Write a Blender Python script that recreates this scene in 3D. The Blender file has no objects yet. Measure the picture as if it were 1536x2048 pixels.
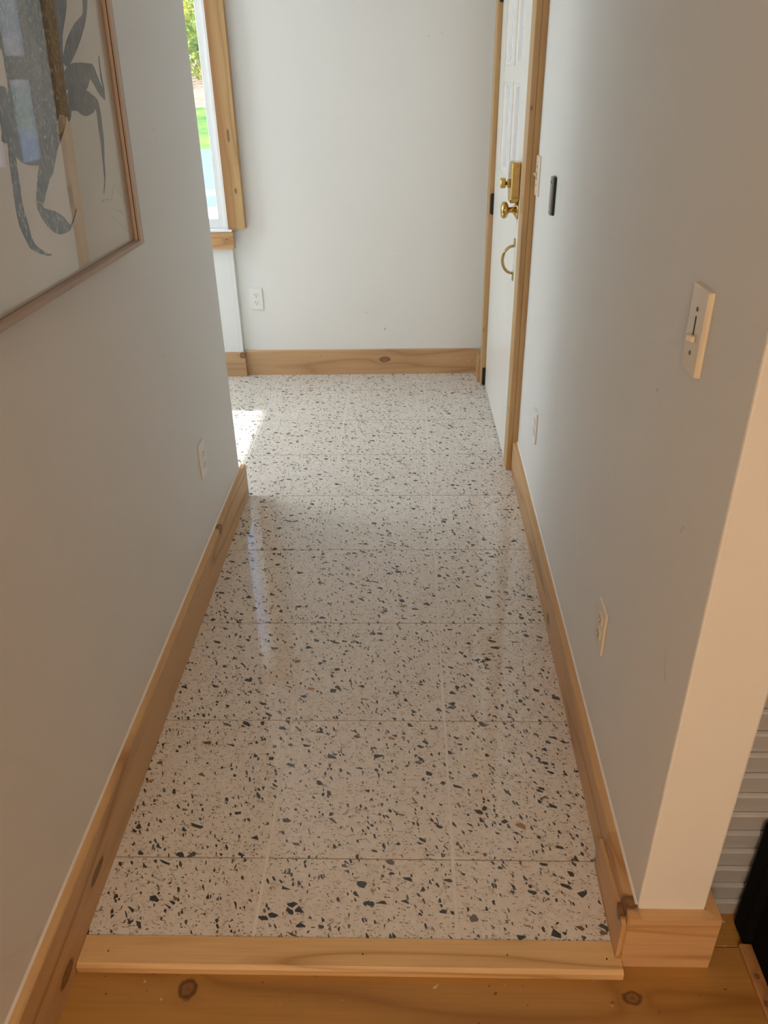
import bpy, bmesh, math, random
from mathutils import Vector, Matrix

random.seed(7)
S = bpy.context.scene
C = S.collection

# ------------------------------------------------------------------ camera
cam_d = bpy.data.cameras.new('camera')
cam_d.sensor_fit = 'HORIZONTAL'
cam_d.sensor_width = 36.0
cam_d.lens = 36.0 * 1561.2 / 1536.0
cam_d.clip_start = 0.02
cam_d.clip_end = 400
cam = bpy.data.objects.new('camera', cam_d)
C.objects.link(cam)
R_ = Vector((0.99957075, 0.02374854, -0.01715582))
U_ = Vector((0.00330155, 0.49054176, 0.87141143))
F_ = Vector((-0.0291104, 0.87109402, -0.49025279))
m = Matrix((R_, U_, -F_)).transposed().to_4x4()
m.translation = Vector((0.30825, -1.11128, 1.49346))
cam.matrix_world = m
S.camera = cam

# ------------------------------------------------------------------ world, sun, lamps, exposure
SKY_STRENGTH = 0.48
world = bpy.data.worlds.new('sky')
S.world = world
world.use_nodes = True
wn = world.node_tree.nodes
wl = world.node_tree.links
wn.clear()
sky = wn.new('ShaderNodeTexSky')
sky.sky_type = 'NISHITA'
sky.sun_disc = False
sky.sun_elevation = math.radians(49)
sky.sun_rotation = math.radians(270)
sky.air_density = 1.0
sky.dust_density = 3.0
bg = wn.new('ShaderNodeBackground')
bg.inputs['Strength'].default_value = SKY_STRENGTH
wo = wn.new('ShaderNodeOutputWorld')
wl.new(sky.outputs[0], bg.inputs[0])
wl.new(bg.outputs[0], wo.inputs[0])

def light(name, kind, loc, energy, color, rot=(0, 0, 0), **kw):
    d = bpy.data.lights.new(name, kind)
    d.energy = energy
    d.color = color
    for k, v in kw.items():
        setattr(d, k, v)
    o = bpy.data.objects.new(name, d)
    o.location = loc
    o.rotation_euler = rot
    C.objects.link(o)
    return o

light('sun', 'SUN', (-10, 2, 12), 10.0, (1.0, 0.97, 0.92), (0, -math.radians(41), 0), angle=math.radians(1.0))
# added area light inside the entry nook, boosting daylight from its side window
light('nook_fill', 'AREA', (-2.10, 2.6, 1.65), 20.0, (0.80, 0.94, 1.0), (0, -math.radians(64), 0),
      shape='RECTANGLE', size=1.2, size_y=0.9)
# warm ceiling lamp of the living room behind the photographer
light('room_lamp', 'AREA', (0.0, -3.2, 2.38), 41.0, (1.0, 0.71, 0.47), (0, 0, 0), shape='DISK', size=0.5)
# added unseen point light behind the camera, lifting the walls over the floor
light('wall_fill', 'POINT', (0.05, -2.7, 1.5), 42.0, (1.0, 0.71, 0.47), shadow_soft_size=0.14)

vs = S.view_settings
vs.view_transform = 'Standard'
vs.look = 'None'
vs.gamma = 1.0
vs.use_curve_mapping = False
vs.exposure = 0.0
S.cycles.use_denoising = True
S.cycles.max_bounces = 7
S.cycles.diffuse_bounces = 4
S.cycles.use_adaptive_sampling = True
S.cycles.adaptive_threshold = 0.08
S.cycles.adaptive_min_samples = 16
S.cycles.sample_clamp_indirect = 6.0

# ------------------------------------------------------------------ node helpers
class NT:
    def __init__(s, name):
        s.mat = bpy.data.materials.new(name)
        s.mat.use_nodes = True
        s.t = s.mat.node_tree
        s.n = s.t.nodes
        s.n.clear()
        s.out = s.n.new('ShaderNodeOutputMaterial')
        s.geo = None

    def link(s, a, b):
        s.t.links.new(a, b)

    def put(s, sock, v):
        if hasattr(v, 'is_output'):
            s.link(v, sock)
        else:
            sock.default_value = v

    def pos(s):
        if s.geo is None:
            s.geo = s.n.new('ShaderNodeNewGeometry')
        return s.geo.outputs['Position']

    def math(s, op, a, b=0.0, c=None, clamp=False):
        n = s.n.new('ShaderNodeMath')
        n.operation = op
        n.use_clamp = clamp
        s.put(n.inputs[0], a)
        s.put(n.inputs[1], b)
        if c is not None:
            s.put(n.inputs[2], c)
        return n.outputs[0]

    def vec(s, op, a, b=None):
        n = s.n.new('ShaderNodeVectorMath')
        n.operation = op
        s.put(n.inputs[0], a)
        if b is not None:
            s.put(n.inputs[1], b)
        return n.outputs['Value'] if op in ('LENGTH', 'DISTANCE') else n.outputs[0]

    def noise(s, v, scale, detail=2.0, rough=0.5, color=False):
        n = s.n.new('ShaderNodeTexNoise')
        s.put(n.inputs['Vector'], v)
        n.inputs['Scale'].default_value = scale
        n.inputs['Detail'].default_value = detail
        n.inputs['Roughness'].default_value = rough
        return n.outputs['Color'] if color else n.outputs['Fac']

    def ramp(s, fac, stops, interp='LINEAR'):
        n = s.n.new('ShaderNodeValToRGB')
        n.color_ramp.interpolation = interp
        e = n.color_ramp.elements
        while len(e) < len(stops):
            e.new(0.5)
        for i, (p, c) in enumerate(stops):
            e[i].position = p
            e[i].color = (c[0], c[1], c[2], 1.0)
        s.put(n.inputs[0], fac)
        return n.outputs[0]

    def mix(s, fac, a, b, blend='MIX'):
        n = s.n.new('ShaderNodeMix')
        n.data_type = 'RGBA'
        n.blend_type = blend
        s.put(n.inputs[0], fac)
        s.put(n.inputs[6], a if hasattr(a, 'is_output') else (a[0], a[1], a[2], 1.0))
        s.put(n.inputs[7], b if hasattr(b, 'is_output') else (b[0], b[1], b[2], 1.0))
        return n.outputs[2]

    def maprange(s, v, a, b, c=0.0, d=1.0):
        n = s.n.new('ShaderNodeMapRange')
        n.clamp = True
        s.put(n.inputs[0], v)
        for i, q in enumerate((a, b, c, d)):
            n.inputs[1 + i].default_value = q
        return n.outputs[0]

    def bump(s, h, strength, dist=0.002, normal=None):
        n = s.n.new('ShaderNodeBump')
        n.inputs['Strength'].default_value = strength
        n.inputs['Distance'].default_value = dist
        s.put(n.inputs['Height'], h)
        if normal is not None:
            s.link(normal, n.inputs['Normal'])
        return n.outputs[0]

    def bsdf(s, color, rough=0.5, metal=0.0, spec=0.5, normal=None, **kw):
        b = s.n.new('ShaderNodeBsdfPrincipled')
        s.put(b.inputs['Base Color'], color if hasattr(color, 'is_output') else (color[0], color[1], color[2], 1.0))
        s.put(b.inputs['Roughness'], rough)
        s.put(b.inputs['Metallic'], metal)
        s.put(b.inputs['Specular IOR Level'], spec)
        for k, v in kw.items():
            s.put(b.inputs[k.replace('_', ' ')], v)
        if normal is not None:
            s.link(normal, b.inputs['Normal'])
        s.link(b.outputs[0], s.out.inputs[0])
        return s.mat


def plain(name, color, rough=0.5, metal=0.0, spec=0.5, var=0.03, scale=30.0):
    t = NT(name)
    f = t.noise(t.pos(), scale, 3)
    lo = tuple(max(0, c * (1 - var)) for c in color)
    hi = tuple(min(1, c * (1 + var)) for c in color)
    return t.bsdf(t.ramp(f, [(0.3, lo), (0.7, hi)]), rough, metal, spec)


def paint(name, color, scuffs=0.5):
    t = NT(name)
    f = t.noise(t.pos(), 1.3, 4)
    g = t.noise(t.pos(), 160.0, 3)
    col = t.ramp(f, [(0.3, tuple(c * 0.985 for c in color)), (0.7, color)])
    sp = t.noise(t.pos(), 9.0, 1)
    sp2 = t.noise(t.pos(), 90.0, 1)
    mk = t.math('MULTIPLY', t.maprange(sp, 0.72, 0.76), t.maprange(sp2, 0.66, 0.7))
    col = t.mix(t.math('MULTIPLY', mk, scuffs), col, tuple(c * 0.55 for c in color))
    return t.bsdf(col, 0.55, 0, 0.35, t.bump(g, 0.06, 0.001))


def pine(name, axis, light_c, dark_c, knots=(), ring=7.0, rough=0.42, across=9.0, along=0.9, wear=0.0, heart=None):
    """Knotty pine. axis = grain direction 0/1/2; knots = (x, y, z, radius_along, radius_across)."""
    t = NT(name)
    P = t.pos()
    oi = t.n.new('ShaderNodeObjectInfo')
    off = t.vec('SCALE', (3.7, 5.1, 4.3))
    t.link(oi.outputs['Random'], off.node.inputs['Scale'])
    sc = [across] * 3
    sc[axis] = along
    Q = t.vec('ADD', t.vec('MULTIPLY', P, tuple(sc)), off)
    n = t.noise(Q, 1.0, 1.5, 0.45)
    kd = []
    for (x, y, z, ra, rc) in knots:
        iv = [1.0 / rc] * 3
        iv[axis] = 1.0 / ra
        d = t.vec('LENGTH', t.vec('MULTIPLY', t.vec('SUBTRACT', P, (x, y, z)), tuple(iv)))
        kd.append(d)
        bend = t.math('DIVIDE', 0.16, t.math('ADD', 1.0, t.math('MULTIPLY', d, d)))
        n = t.math('ADD', n, bend)
    r = t.math('PINGPONG', t.math('MULTIPLY', n, ring), 1.0)
    fs = [170.0] * 3
    fs[axis] = 5.0
    fib = t.noise(t.vec('MULTIPLY', P, tuple(fs)), 1.0, 2)
    tone = t.noise(t.vec('MULTIPLY', Q, (0.35, 0.35, 0.35)), 1.0, 1)
    mid = tuple(l * 0.55 + d * 0.45 for l, d in zip(light_c, dark_c))
    col = t.ramp(r, [(0.0, light_c), (0.55, light_c), (0.86, mid), (1.0, dark_c)])
    col = t.mix(t.maprange(tone, 0.3, 0.75, 0.0, 0.3), col, dark_c)
    col = t.mix(t.maprange(fib, 0.35, 0.7, 0.0, 0.16), col, tuple(c * 0.6 for c in dark_c))
    if heart is not None:
        ax, a, b, hc = heart
        sx = t.n.new('ShaderNodeSeparateXYZ')
        t.link(P, sx.inputs[0])
        wob = t.math('MULTIPLY', t.math('SUBTRACT', n, 0.5), 0.05)
        v = t.math('ADD', sx.outputs[ax], wob)
        col = t.mix(t.maprange(v, a, b, 0.75, 0.0), col, hc)
    if wear > 0:
        w = t.noise(P, 60.0, 1)
        w2 = t.noise(P, 7.0, 1)
        col = t.mix(t.math('MULTIPLY', t.maprange(w, 0.74, 0.78), t.maprange(w2, 0.5, 0.6, 0, wear)), col, (0.8, 0.72, 0.6))
        w3 = t.noise(t.vec('ADD', P, (3.3, 1.2, 0)), 75.0, 1)
        col = t.mix(t.maprange(w3, 0.76, 0.79, 0, 0.8), col, (0.09, 0.04, 0.02))
    for d in kd:
        wob = t.math('ADD', d, t.math('MULTIPLY', t.math('SUBTRACT', t.noise(P, 90.0, 2), 0.5), 0.5))
        kc = t.ramp(wob, [(0.0, (0.10, 0.04, 0.018)), (0.25, (0.20, 0.09, 0.038)), (0.55, (0.20, 0.095, 0.04)), (0.74, (0.022, 0.009, 0.006)), (1.0, (0.08, 0.034, 0.015))])
        col = t.mix(t.maprange(wob, 0.85, 1.15, 1.0, 0.0), col, kc)
        col = t.mix(t.maprange(d, 0.9, 2.6, 0.35, 0.0), col, dark_c)
    b = t.bump(t.math('ADD', t.math('MULTIPLY', fib, 0.6), r), 0.08, 0.001)
    return t.bsdf(col, rough, 0, 0.4, b)


def terrazzo(name, rough, wave, spec=0.5):
    t = NT(name)
    P0 = t.pos()
    oi = t.n.new('ShaderNodeObjectInfo')
    off = t.vec('SCALE', (13.0, 17.0, 5.0))
    t.link(oi.outputs['Random'], off.node.inputs['Scale'])
    P = t.vec('ADD', P0, off)
    base = t.ramp(t.noise(P, 55.0, 4, 0.6), [(0.3, (0.63, 0.585, 0.525)), (0.5, (0.69, 0.65, 0.595)), (0.72, (0.74, 0.71, 0.66))])
    base = t.mix(t.maprange(t.noise(P0, 3.0, 2), 0.35, 0.7, 0, 0.2), base, (0.64, 0.55, 0.46))
    col = base

    def chips(scale, prob, s_lo, s_hi, stops, stretch, seed, amount=1.0, distort=0.14):
        nonlocal col
        q = t.vec('ADD', P, (seed, seed * 0.37, seed * 0.11))
        rt = t.n.new('ShaderNodeVectorRotate')
        rt.rotation_type = 'Z_AXIS'
        rt.inputs['Angle'].default_value = seed * 1.7
        t.link(q, rt.inputs['Vector'])
        q = rt.outputs[0]
        dn = t.noise(q, scale * 0.55, 1, color=True)
        q = t.vec('ADD', t.vec('MULTIPLY', q, stretch),
                  t.vec('MULTIPLY', t.vec('SUBTRACT', dn, (0.5, 0.5, 0.5)), (distort * 2 / scale,) * 3))
        v1 = t.n.new('ShaderNodeTexVoronoi')
        v1.feature = 'F1'
        v1.voronoi_dimensions = '2D'
        v1.inputs['Scale'].default_value = scale
        t.link(q, v1.inputs['Vector'])
        v2 = t.n.new('ShaderNodeTexVoronoi')
        v2.feature = 'DISTANCE_TO_EDGE'
        v2.voronoi_dimensions = '2D'
        v2.inputs['Scale'].default_value = scale
        t.link(q, v2.inputs['Vector'])
        sp = t.n.new('ShaderNodeSeparateColor')
        t.link(v1.outputs['Color'], sp.inputs[0])
        pick = t.math('LESS_THAN', sp.outputs[0], prob)
        lim = t.maprange(sp.outputs[1], 0.0, 1.0, s_lo, s_hi)
        inside = t.maprange(t.math('SUBTRACT', v2.outputs['Distance'], lim), 0.0, 0.03)
        mask = t.math('MULTIPLY', t.math('MULTIPLY', pick, inside), amount)
        cc = t.ramp(sp.outputs[2], stops, 'CONSTANT')
        sh = t.noise(q, scale * 2.0, 2)
        cc = t.mix(t.maprange(sh, 0.3, 0.7, 0.0, 0.35), cc, tuple(0.45 * c for c in (0.2, 0.19, 0.18)))
        col = t.mix(mask, col, cc)

    tan = [(0.0, (0.40, 0.31, 0.23)), (0.35, (0.50, 0.44, 0.36)), (0.6, (0.32, 0.24, 0.17)), (0.8, (0.72, 0.66, 0.58)), (0.93, (0.34, 0.30, 0.26))]
    dark = [(0.0, (0.035, 0.037, 0.042)), (0.42, (0.055, 0.048, 0.045)), (0.62, (0.08, 0.085, 0.085)), (0.76, (0.045, 0.055, 0.055)),
            (0.86, (0.17, 0.14, 0.11)), (0.935, (0.22, 0.09, 0.045)), (0.975, (0.42, 0.22, 0.07))]
    small = [(0.0, (0.07, 0.06, 0.055)), (0.35, (0.2, 0.15, 0.11)), (0.6, (0.33, 0.25, 0.18)), (0.85, (0.11, 0.1, 0.09))]
    chips(190.0, 0.30, 0.06, 0.34, tan, (0.8, 1.3, 1.0), 4.1, 0.5)
    chips(95.0, 0.13, 0.06, 0.26, tan, (1.0, 1.35, 1.0), 9.7, 0.5)
    chips(230.0, 0.12, 0.05, 0.32, small, (0.7, 1.4, 1.0), 1.9, 0.85)
    chips(118.0, 0.060, 0.04, 0.30, dark, (0.72, 1.5, 1.0), 6.3)
    chips(112.0, 0.056, 0.04, 0.30, dark, (0.8, 1.35, 1.0), 2.6)
    chips(61.0, 0.072, 0.06, 0.28, dark, (0.85, 1.3, 1.0), 7.7)
    w = t.noise(P, 7.0, 1)
    nrm = t.bump(w, wave, 0.004)
    rr = t.maprange(t.noise(P0, 14.0, 3), 0.3, 0.7, rough * 0.85, rough * 1.2)
    return t.bsdf(col, rr, 0, spec, nrm)


def fr_ior(t, fr, ior):
    # the same reflectance on both faces of a thin sheet
    t.pos()
    bk = t.geo.outputs['Backfacing']
    t.link(t.math('ADD', t.math('MULTIPLY', bk, 1.0 / ior - ior), ior), fr.inputs['IOR'])


def glass(name, tint=(1, 1, 1), ior=1.5, rough=0.0):
    """Thin window glass: clear transmission plus a Fresnel reflection."""
    t = NT(name)
    tr = t.n.new('ShaderNodeBsdfTransparent')
    tr.inputs[0].default_value = (*tint, 1)
    gl = t.n.new('ShaderNodeBsdfGlossy')
    gl.inputs['Roughness'].default_value = rough
    fr = t.n.new('ShaderNodeFresnel')
    fr_ior(t, fr, ior)
    fac = fr.outputs[0]
    mx = t.n.new('ShaderNodeMixShader')
    t.link(fac, mx.inputs[0])
    t.link(tr.outputs[0], mx.inputs[1])
    t.link(gl.outputs[0], mx.inputs[2])
    t.link(mx.outputs[0], t.out.inputs[0])
    return t.mat


def frosted(name):
    t = NT(name)
    d = t.n.new('ShaderNodeBsdfTranslucent')
    d.inputs[0].default_value = (0.95, 0.96, 0.97, 1)
    tr = t.n.new('ShaderNodeBsdfTransparent')
    mx = t.n.new('ShaderNodeMixShader')
    mx.inputs[0].default_value = 0.55
    t.link(d.outputs[0], mx.inputs[1])
    t.link(tr.outputs[0], mx.inputs[2])
    gl = t.n.new('ShaderNodeBsdfGlossy')
    gl.inputs['Roughness'].default_value = 0.05
    fr = t.n.new('ShaderNodeFresnel')
    fr_ior(t, fr, 1.5)
    m2 = t.n.new('ShaderNodeMixShader')
    t.link(fr.outputs[0], m2.inputs[0])
    t.link(mx.outputs[0], m2.inputs[1])
    t.link(gl.outputs[0], m2.inputs[2])
    t.link(m2.outputs[0], t.out.inputs[0])
    return t.mat


def graphite(name, a, b, light_c, scale=260.0, amount=0.8, stretch=(1, 1, 0.45)):
    """Pencil shading: mottled tone with short pale hatch marks."""
    t = NT(name)
    P = t.vec('MULTIPLY', t.pos(), stretch)
    f = t.noise(t.pos(), 28.0, 4, 0.6)
    col = t.ramp(f, [(0.3, a), (0.7, b)])
    h = t.noise(P, scale, 1)
    col = t.mix(t.maprange(h, 0.56, 0.66, 0, amount), col, light_c)
    return t.bsdf(col, 0.75, 0, 0.2)


def leafmat(name, cols):
    t = NT(name)
    f = t.noise(t.pos(), 0.9, 3, 0.7)
    n = len(cols)
    col = t.ramp(f, [(0.25 + 0.5 * i / (n - 1), c) for i, c in enumerate(cols)])
    b = t.n.new('ShaderNodeBsdfPrincipled')
    t.link(col, b.inputs['Base Color'])
    b.inputs['Roughness'].default_value = 0.6
    tl = t.n.new('ShaderNodeBsdfTranslucent')
    t.link(col, tl.inputs[0])
    mx = t.n.new('ShaderNodeMixShader')
    mx.inputs[0].default_value = 0.4
    t.link(b.outputs[0], mx.inputs[1])
    t.link(tl.outputs[0], mx.inputs[2])
    t.link(mx.outputs[0], t.out.inputs[0])
    return t.mat


# ------------------------------------------------------------------ mesh helpers
def box(bm, x0, x1, y0, y1, z0, z1, bev=0.0, seg=1):
    vs_ = [bm.verts.new((x, y, z)) for x in (x0, x1) for y in (y0, y1) for z in (z0, z1)]
    q = [(0, 1, 3, 2), (4, 6, 7, 5), (0, 4, 5, 1), (2, 3, 7, 6), (0, 2, 6, 4), (1, 5, 7, 3)]
    fs = [bm.faces.new([vs_[i] for i in f]) for f in q]
    if bev > 0:
        es = list({e for f in fs for e in f.edges})
        bmesh.ops.bevel(bm, geom=es, offset=bev, segments=seg, profile=0.5, affect='EDGES')
    return bm


def prism(bm, pts, axis, a, b, bev=0.0):
    """Extrude a 2-D outline along an axis (pts in the other two axes, in xyz order)."""
    def mk(p, t):
        c = list(p)
        c.insert(axis, t)
        return bm.verts.new(c)
    A = [mk(p, a) for p in pts]
    B = [mk(p, b) for p in pts]
    n = len(pts)
    fs = [bm.faces.new(A), bm.faces.new(B[::-1])]
    for i in range(n):
        fs.append(bm.faces.new((A[i], B[i], B[(i + 1) % n], A[(i + 1) % n])))
    bmesh.ops.recalc_face_normals(bm, faces=fs)
    if bev > 0:
        es = list({e for f in fs[2:] for e in f.edges if e.verts[0] in A or e.verts[0] in B or True})
        bmesh.ops.bevel(bm, geom=es, offset=bev, segments=1, profile=0.5, affect='EDGES')
    return bm


def tube(bm, pts, r, n=10, cap=True):
    pts = [Vector(p) for p in pts]
    rs = r if isinstance(r, (list, tuple)) else [r] * len(pts)
    rings = []
    up = Vector((0.31, 0.2, 0.93))
    for i, p in enumerate(pts):
        d = (pts[min(i + 1, len(pts) - 1)] - pts[max(i - 1, 0)]).normalized()
        if abs(d.dot(up)) > 0.95:
            up = Vector((0.9, 0.3, 0.1))
        u = d.cross(up).normalized()
        v = d.cross(u).normalized()
        rings.append([bm.verts.new(p + (u * math.cos(a) + v * math.sin(a)) * rs[i])
                      for a in [2 * math.pi * k / n for k in range(n)]])
    fs = []
    for a, b in zip(rings, rings[1:]):
        for k in range(n):
            fs.append(bm.faces.new((a[k], a[(k + 1) % n], b[(k + 1) % n], b[k])))
    if cap:
        fs.append(bm.faces.new(rings[0][::-1]))
        fs.append(bm.faces.new(rings[-1]))
    bmesh.ops.recalc_face_normals(bm, faces=fs)
    return bm


def lathe(bm, prof, origin, axis, n=24):
    """prof: (radius, height) along a unit axis from an origin."""
    ax = Vector(axis).normalized()
    t0 = Vector((0, 0, 1)) if abs(ax.z) < 0.9 else Vector((1, 0, 0))
    u = ax.cross(t0).normalized()
    v = ax.cross(u).normalized()
    o = Vector(origin)
    rings = []
    for r, h in prof:
        rings.append([bm.verts.new(o + ax * h + (u * math.cos(a) + v * math.sin(a)) * max(r, 1e-5))
                      for a in [2 * math.pi * k / n for k in range(n)]])
    fs = []
    for a, b in zip(rings, rings[1:]):
        for k in range(n):
            fs.append(bm.faces.new((a[k], a[(k + 1) % n], b[(k + 1) % n], b[k])))
    fs.append(bm.faces.new(rings[0][::-1]))
    fs.append(bm.faces.new(rings[-1]))
    bmesh.ops.recalc_face_normals(bm, faces=fs)
    return bm


def B(*a, **k):
    return box(bmesh.new(), *a, **k)


KR = 0.0184            # the right wall runs very slightly out of parallel with the left one
def shear(bm):
    for v in bm.verts:
        v.co.x += KR * v.co.y
    return bm


def obj(name, bm, mat, parent=None, smooth=False):
    me = bpy.data.meshes.new(name)
    bm.normal_update()
    bm.to_mesh(me)
    bm.free()
    me.materials.append(mat)
    if smooth:
        for p in me.polygons:
            p.use_smooth = True
    o = bpy.data.objects.new(name, me)
    C.objects.link(o)
    if parent is not None:
        M = parent.matrix_basis.copy()
        pp = parent.parent
        while pp is not None:
            M = pp.matrix_basis @ M
            pp = pp.parent
        me.transform(M.inverted())
        o.parent = parent
    return o


def tag(o, label=None, cat=None, group=None, kind=None):
    if label:
        o['label'] = label
    if cat:
        o['category'] = cat
    if group:
        o['group'] = group
    if kind:
        o['kind'] = kind
    return o


def struct(name, bm, mat, label, cat):
    return tag(obj(name, bm, mat), label, cat, kind='structure')


def empty(name, loc, rz=0.0):
    o = bpy.data.objects.new(name, None)
    o.empty_display_size = 0.05
    o.location = loc
    o.rotation_euler = (0, 0, rz)
    C.objects.link(o)
    o.matrix_basis = Matrix.Translation(Vector(loc)) @ Matrix.Rotation(rz, 4, 'Z')
    return o


# ------------------------------------------------------------------ materials
M_wall = paint('wall_paint', (0.79, 0.795, 0.775))
M_wall_far = M_wall
M_ceil = paint('ceiling_paint', (0.82, 0.81, 0.79), 0.0)
M_grout = plain('grout', (0.42, 0.38, 0.33), 0.75, 0, 0.3, 0.08, 60)
M_caulk = plain('caulk', (0.78, 0.76, 0.72), 0.5)
PL = (0.66, 0.42, 0.205)
PD = (0.42, 0.215, 0.085)
M_pine_y = pine('pine_baseboard_hall', 1, PL, PD, [(-0.335, -0.082, 0.062, 0.035, 0.011), (-0.335, -0.27, 0.022, 0.03, 0.014),
                                                   (-0.335, 1.196, 0.13, 0.022, 0.02), (0.737, 0.80, 0.045, 0.022, 0.014),
                                                   (0.722, -0.185, 0.115, 0.02, 0.03)], across=10, along=0.8)
M_pine_x = pine('pine_baseboard_far', 0, (0.60, 0.385, 0.205), (0.42, 0.235, 0.115),
                [(0.188, 3.145, 0.085, 0.032, 0.016), (-0.607, 3.12, 0.125, 0.02, 0.018)], across=10, along=0.8, wear=0.7)
M_pine_post = pine('pine_post_base', 0, (0.68, 0.44, 0.23), (0.48, 0.26, 0.11), [], across=12, along=1.0)
M_pine_casing = pine('pine_window_casing', 2, (0.56, 0.36, 0.165), (0.40, 0.22, 0.085),
                     [(-0.562, 3.115, 1.238, 0.03, 0.006), (-0.553, 3.115, 0.985, 0.012, 0.006), (-0.62, 3.11, 0.75, 0.01, 0.012)],
                     across=10, along=0.7, heart=(0, -0.605, -0.545, (0.36, 0.165, 0.06)))
M_pine_apron = pine('pine_window_apron', 0, (0.64, 0.38, 0.17), (0.40, 0.20, 0.08), [(-0.625, 3.105, 0.752, 0.012, 0.008)], across=14, along=0.9)
M_pine_door = pine('pine_door_casing', 2, (0.56, 0.36, 0.165), (0.40, 0.235, 0.10),
                   [(0.712, 2.93, 0.31, 0.014, 0.012), (0.733, 1.93, 0.27, 0.014, 0.008), (0.74, 1.9, 1.38, 0.012, 0.006)], across=16, along=0.7)
M_pine_sill = pine('pine_threshold', 0, (0.71, 0.48, 0.235), (0.47, 0.27, 0.10), [], ring=11.0, across=11, along=1.0)
M_pine_floor = pine('pine_floor', 0, (0.44, 0.235, 0.065), (0.30, 0.145, 0.035),
                    [(-0.112, -0.271, -0.02, 0.018, 0.020), (0.726, -0.276, -0.02, 0.019, 0.013), (0.2, -0.42, -0.02, 0.02, 0.02), (0.88, -0.33, -0.02, 0.008, 0.008)],
                    rough=0.3, across=7, along=0.7, wear=0.5)
M_pine_mould = pine('pine_floor_moulding', 1, (0.50, 0.27, 0.11), (0.33, 0.16, 0.06), [(0.967, -0.24, -0.004, 0.006, 0.005), (0.966, -0.29, -0.004, 0.006, 0.005)], across=16)
M_terr_sat = terrazzo('terrazzo_satin', 0.36, 0.03)
M_terr_pol = terrazzo('terrazzo_polished', 0.055, 0.045, 0.75)
M_white = plain('white_plastic', (0.82, 0.81, 0.78), 0.3, 0, 0.5, 0.01)
M_almond = plain('almond_plastic', (0.80, 0.72, 0.58), 0.28, 0, 0.5, 0.01)
M_slot = plain('dark_slot', (0.02, 0.018, 0.016), 0.6)
M_screw = plain('brass_screw', (0.16, 0.11, 0.06), 0.4, 0.7)
M_doorpaint = plain('door_white_paint', (0.80, 0.785, 0.74), 0.35, 0, 0.5, 0.015, 6)
M_brass = plain('polished_brass', (0.62, 0.42, 0.14), 0.2, 1.0, 0.5, 0.04)
M_brass_old = plain('aged_brass', (0.50, 0.38, 0.18), 0.3, 1.0, 0.5, 0.08)
M_hinge = plain('dark_hinge', (0.03, 0.027, 0.025), 0.45, 0.6)
M_vinyl = plain('white_window_sash', (0.83, 0.84, 0.84), 0.4, 0, 0.5, 0.01)
M_glass = glass('clear_glass', (0.97, 0.985, 0.98))
M_frost = frosted('frosted_glass')
M_picglass = glass('picture_glass', (0.985, 0.985, 0.98), 1.41)
M_frame = pine('pale_pink_frame_wood', 2, (0.60, 0.485, 0.40), (0.50, 0.39, 0.31), [], across=20)
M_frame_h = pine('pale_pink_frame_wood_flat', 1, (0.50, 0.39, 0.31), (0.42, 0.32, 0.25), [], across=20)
M_paper = plain('drawing_paper', (0.82, 0.79, 0.72), 0.8, 0, 0.2, 0.01)
M_ship = plain('shaded_siding_paint', (0.43, 0.45, 0.48), 0.28, 0, 0.5, 0.02)  # white boards greyed, the shade on them put into the colour
M_black = plain('black_cabinet', (0.003, 0.003, 0.003), 0.8, 0, 0.12, 0.2)
M_greyplast = plain('grey_plastic', (0.24, 0.245, 0.25), 0.4, 0, 0.5, 0.05)
M_darkplast = plain('dark_plastic', (0.03, 0.03, 0.032), 0.4)

# ------------------------------------------------------------------ setting
XL = -0.355          # left wall surface
XR = 0.740           # right wall surface at y = 0 (before shear)
YF = 3.165           # far wall surface
YB = 3.14            # window section of the far wall, set forward a little
H = 2.45
XN = -2.25           # far side of the entry nook
rowY = [-0.18, 0.0, 0.417, 0.837, 1.266, 1.679, 2.069, 2.47, 2.885, YF + 0.0]
colX = [XN, -2.03, -1.624, -1.218, -0.812, -0.406, 0.0, 0.406, 0.80]

floor = struct('floor', B(XN - 0.1, 0.9, -0.18, YF + 0.1, -0.10, -0.0022), M_grout,
               'pale terrazzo tile floor of the hallway with grey flush grout', 'floor')
G = 0.0016
k = 0
for i in range(len(colX) - 1):
    for j in range(len(rowY) - 1):
        x0, x1 = colX[i] + 0.0033, colX[i + 1] - 0.0033
        y0, y1 = rowY[j] + G, rowY[j + 1] - G
        if x1 < XL - 0.06 and y1 < 1.69:
            continue
        if j == 0:
            y0 = rowY[0]
        dz = random.uniform(-0.0004, 0.0004)
        pol = rowY[j + 1] < 1.70
        t = obj('tile', B(x0, x1, y0, y1, -0.012, dz), M_terr_pol if pol else M_terr_sat, floor)
        # each tile was laid a touch out of level
        tl = random.uniform(-0.001, 0.001)
        tm = random.uniform(-0.001, 0.001)
        cx, cy = (x0 + x1) / 2, (y0 + y1) / 2
        for v in t.data.vertices:
            if v.co.z > -0.006:
                v.co.z += (v.co.x - cx) * tl + (v.co.y - cy) * tm

M_grout_l = plain('pale_grout', (0.715, 0.69, 0.65), 0.7, 0, 0.3, 0.05, 80)
for x in colX[1:-1]:
    obj('grout_line', B(x - 0.0034, x + 0.0034, -0.18 if x > XL else 1.66, YF, -0.006, -0.0006), M_grout_l, floor)

# wooden floor of the room in front
wfloor = struct('floor_wood', B(-0.6, 4.1, -5.1, -0.10, -0.12, -0.035), M_pine_floor,
                'wide orange-brown knotty pine board floor below the threshold', 'floor')
yy = -0.1745
k = 0
w_prev = -0.09
while w_prev > -5.0:
    y1 = w_prev
    y0 = yy
    o = obj('plank', B(XL - 0.01, 4.0, y0 + 0.0008, y1 - 0.0008, -0.04, -0.02, bev=0.001), M_pine_floor, wfloor)
    w_prev = yy
    yy -= 0.285

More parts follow.
